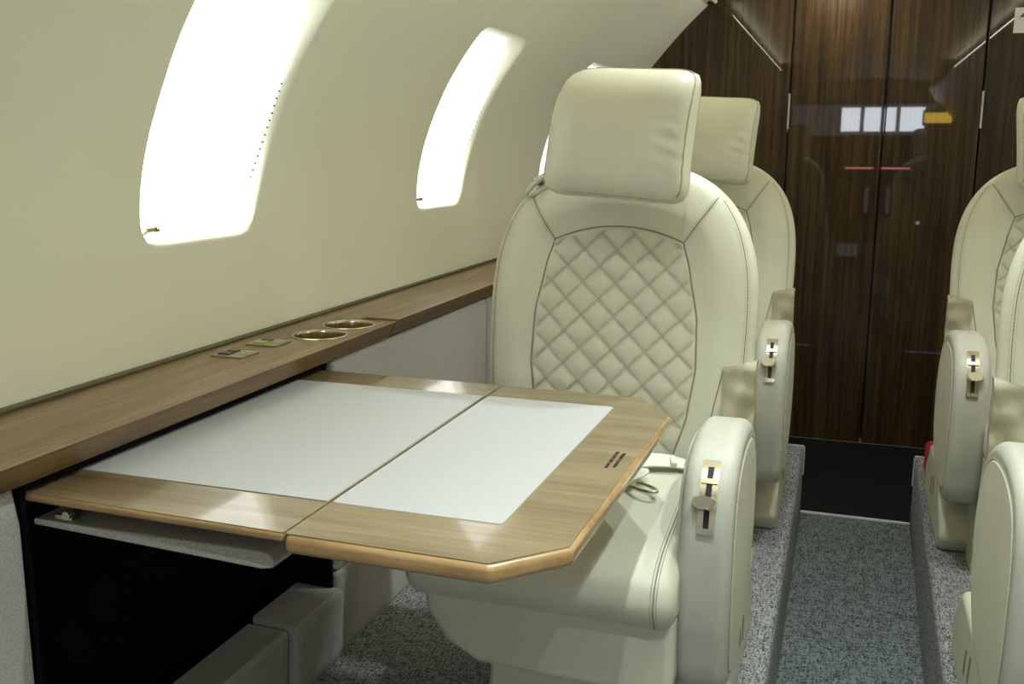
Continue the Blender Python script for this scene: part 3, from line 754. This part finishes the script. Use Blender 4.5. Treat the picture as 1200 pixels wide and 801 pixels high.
    ins = inset(ap, .034); mb = MB(); xa, xb = sorted((sd * .298, sd * .3075)); puff(mb, ins, xa, xb, .004, 'X', 4); A('arm_panel', mb, 'leather', 'armrest', smooth=60)
    mb = MB(); mb.tube([(sd * .3045, y, z) for y, z in inset(ap, .0325)], .0018, 6, cyclic=True); A('seam', mb, 'seam', 'armrest', key='seam4')
    # inner thin panel
    mb = MB(); xa, xb = sorted((sd * .203, sd * .219)); puff(mb, [tuple(p) for p in catmull([(1.72, .25), (1.70, .40), (1.72, .52), (1.80, .585), (1.95, .585), (2.05, .50), (2.06, .35), (1.95, .25)], 6)], xa, xb, .006, 'X', 3); A('inner_panel', mb, 'leather', 'armrest', smooth=60)
    # control lever in the front of the armrest
    def ap_at(z):     # front side of the profile
        best = None
        for i in range(len(ap) // 2):
            a, b = ap[i], ap[i + 1]
            if a[1] <= z <= b[1]: t = (z - a[1]) / (b[1] - a[1]); tg = Vector((b[0] - a[0], b[1] - a[1])).normalized(); best = (a[0] + (b[0] - a[0]) * t, z, tg); break
        return best
    xm = sd * .262
    def strip(x, z0, z1, wd, lo, hi, n=10):
        mb = MB(); rs = []
        for z in lin(z0, z1, n):
            y, zz, tg = ap_at(z); nn = Vector((-tg.y, tg.x)) if Vector((-tg.y, tg.x)).x < 0 else Vector((tg.y, -tg.x))
            rs.append([(x + e * wd / 2, y + nn.x * h, zz + nn.y * h) for e, h in ((-1, lo), (-1, hi), (1, hi), (1, lo))])
        return mb.rings(rs)
    A('lever_plate', strip(xm, .497, .606, .029, -.004, .0014), 'lever', 'armrest', 'satin nickel lever plate')
    A('lever_slot', strip(xm, .508, .598, .0095, -.002, .0022), 'print', 'armrest')
    y, zz, tg = ap_at(.551); nn = Vector((-tg.y, tg.x)) if -tg.y < 0 else Vector((tg.y, -tg.x))
    mb = MB(); rs = []
    for k in range(9):
        h = .003 + .017 * k / 8; r = .0205 * (1 - .15 * (k / 8) ** 3)
        rs.append([Vector((xm - sd * .004 + r * math.cos(a), y, zz)) + Vector((0, tg.x, tg.y)) * (r * .85 * math.sin(a) * (1 if math.sin(a) < 0 else .45)) + Vector((0, nn.x, nn.y)) * h for a in lin(0, 2 * PI, 28)[:-1]])
    mb.rings(rs); A('lever_knob', mb, 'nickel', 'armrest', 'rounded nickel lever knob')
    A('lever_stop', strip(xm, .501, .510, .026, 0, .006, 3), 'nickel', 'armrest', key='stop')
    A('lever_stop', strip(xm, .576, .583, .026, 0, .0045, 3), 'lever', 'armrest', key='stop2')
    return L
def make_seat(sd, label, loc, rz=0):
    root = thing('cabin_seat', label, 'seat', (0, 1.85, 0), 'cream leather cabin seats'); objs = {}
    for name, mb, m, par, lab, sm, key in build_seat_meshes(sd):
        p = objs[par] if par else root
        o = part(name, mb, M[m], p, smooth=sm, normals=(name not in ('quilt_stitching', 'stitching')))
        if lab: o['label'] = lab
        objs[key] = o
    root.location = loc; root.rotation_euler = (0, 0, rz); return root
def dup(root, loc, label, rz=0):
    r = root.copy(); C.objects.link(r); r.location = loc; r['label'] = label; r.rotation_euler = (0, 0, rz)
    for ch in list(root.children):
        c = ch.copy(); C.objects.link(c); c.parent = r
        for g in ch.children: d = g.copy(); C.objects.link(d); d.parent = c
    return r
s1 = make_seat(1, 'cream leather seat with quilted back and head pillow, right behind the walnut table', (-.447, 1.76, 0))
s2 = dup(s1, (-.432, 2.90, 0), 'cream leather seat at far left, mostly hidden behind the seat at the table')
s3 = make_seat(-1, 'cream leather seat at the right edge, nearest on that side, cut by the frame', (.576, 1.76, 0))
s4 = dup(s3, (.592, 2.90, 0), 'cream leather seat at far right, beyond the aisle and near the dark bulkhead')

# ------------------------------------------------------------------ seat belt on the near seat
bt = thing('seat_belt', 'cream lap belt lying loose on the cushion of the seat at the table', 'seat belt', (-.36, 1.85, .455))
def ribbon(path, wd, th=.0022):
    P_ = [Vector(p[:3]) for p in path]; tw = [p[3] if len(p) > 3 else 0 for p in path]
    cp2 = catmull(P_, 6, closed=False); rs = []; mb = MB()
    for i, p in enumerate(cp2):
        t = (cp2[min(i + 1, len(cp2) - 1)] - cp2[max(0, i - 1)]).normalized(); k = min(i / 6, len(tw) - 1); a = tw[int(k)] + (tw[min(int(k) + 1, len(tw) - 1)] - tw[int(k)]) * (k - int(k))
        side = t.cross(Vector((0, 0, 1))).normalized(); up = side.cross(t); s_ = side * math.cos(a) + up * math.sin(a); u_ = t.cross(s_)
        rs.append([p + s_ * (wd / 2 * e) + u_ * (th / 2 * f) for e, f in ((-1, -1), (1, -1), (1, 1), (-1, 1))])
    mb.rings(rs); return mb
ZS = .487
part('webbing', ribbon([(-.255, 1.905, ZS + .004, .1), (-.28, 1.90, ZS + .010, .15), (-.315, 1.89, ZS + .016, .25), (-.36, 1.875, ZS + .016, .3), (-.41, 1.85, ZS + .008, .15), (-.46, 1.82, ZS + .002, 0)], .046, .003), M['webbing'], bt)
mb = MB(); mb.box((-.298, 1.894, ZS + .016), (.012, .052, .010), .003, 2, rot=Matrix.Rotation(.25, 3, 'Z')); part('adjuster', mb, M['webbing'], bt)
part('webbing', ribbon([(-.46, 1.80, ZS + .003, 0), (-.41, 1.815, ZS + .006, .1), (-.365, 1.822, ZS + .014, .2), (-.345, 1.812, ZS + .020, .3), (-.35, 1.79, ZS + .018, .4), (-.38, 1.775, ZS + .006, .2), (-.43, 1.77, ZS + .003, 0)], .028, .003), M['webbing'], bt)
mb = MB(); ca, sa_ = math.cos(-.62), math.sin(-.62)
lp = [(-.330 + ca * .034 * math.cos(t) - sa_ * .014 * math.sin(t), 1.752 + sa_ * .034 * math.cos(t) + ca * .014 * math.sin(t), ZS + .004) for t in lin(0, 2 * PI, 30)[:-1]]
mb.tube(lp, .0036, 8, cyclic=True); mb.box((-.362, 1.775, ZS + .005), (.030, .026, .007), .003, 2, rot=Matrix.Rotation(-.62, 3, 'Z')); part('buckle_tongue', mb, M['nickel'], bt)['label'] = 'nickel buckle tongue'
# ------------------------------------------------------------------ red pouch behind the far right seat
rp = thing('red_pouch', 'dark red pouch on the platform beside the far right seat base', 'pouch', (.345, 3.60, 0))
mb = MB(); mb.box((.360, 3.60, .055), (.09, .12, .108), .02, 4); part('pouch_body', mb, M['red'], rp)
mb = MB(); mb.box((.360, 3.538, .085), (.07, .008, .03), .004, 3); part('pouch_flap', mb, M['red'], rp)
# carpet hatch edging on the two platforms
for mir, lab in ((None, 'left'), ((-.098 + .28) / 2, 'right')):
    mb = MB(); mb.tube([(-.30, 2.74, .001), (-.21, 2.74, .001), (-.192, 2.72, .001), (-.178, 2.28, .001), (-.186, 2.255, .001), (-.30, 2.235, .001)], .0035, 6)
    struct(build('trim_%d' % (4 if mir is None else 5), mb, M['fabric'], mirror=mir))

# ------------------------------------------------------------------ recessed ceiling lamps
LAMPS = [(-.15, .45), (-.13, 1.16), (-.13, 2.21), (.29, .45), (.27, 1.16), (.27, 2.21), (-.10, 4.60), (-.15, -1.9), (.29, -1.9)]
wh = ['over the table', 'over the front seat', 'over the second left seat', 'opposite the table', 'over the near right seat', 'over the far right seat']
for k, (x, y) in enumerate(LAMPS):
    z = 1.908
    t = thing('ceiling_lamp', 'small round recessed ceiling lamp above the seats, out of the frame; the rearmost is added fill', 'lamp', (x, y, z), 'recessed ceiling lamps')
    mb = MB(); mb.lathe((x, y, z), [(.022, .010), (.022, -.002), (.026, -.006), (.034, -.005), (.036, .006)], 28); part('rim', mb, M['brass'], t)
    mb = MB(); mb.lathe((x, y, z), [(.0002, -.0005), (.012, -.0008), (.0225, .0006)], 24); part('lens', mb, M['warm_lens'], t)
    l = bpy.data.lights.new('lamp_light', 'SPOT'); l.energy = SPOT_W; l.color = (.88, .98, 1.0); l.spot_size = math.radians(100); l.spot_blend = .8; l.shadow_soft_size = .014
    if y > 3.5: l = bpy.data.lights.new('lamp_light', 'POINT'); l.energy = 4.0; l.color = (1, .92, .78); l.shadow_soft_size = .03  # rearmost lamp is an added fill brightening the upper lining near the bulkhead
    lo = bpy.data.objects.new('lamp_light', l); C.objects.link(lo); lo.parent = t; lo.location = (0, 0, -.02)
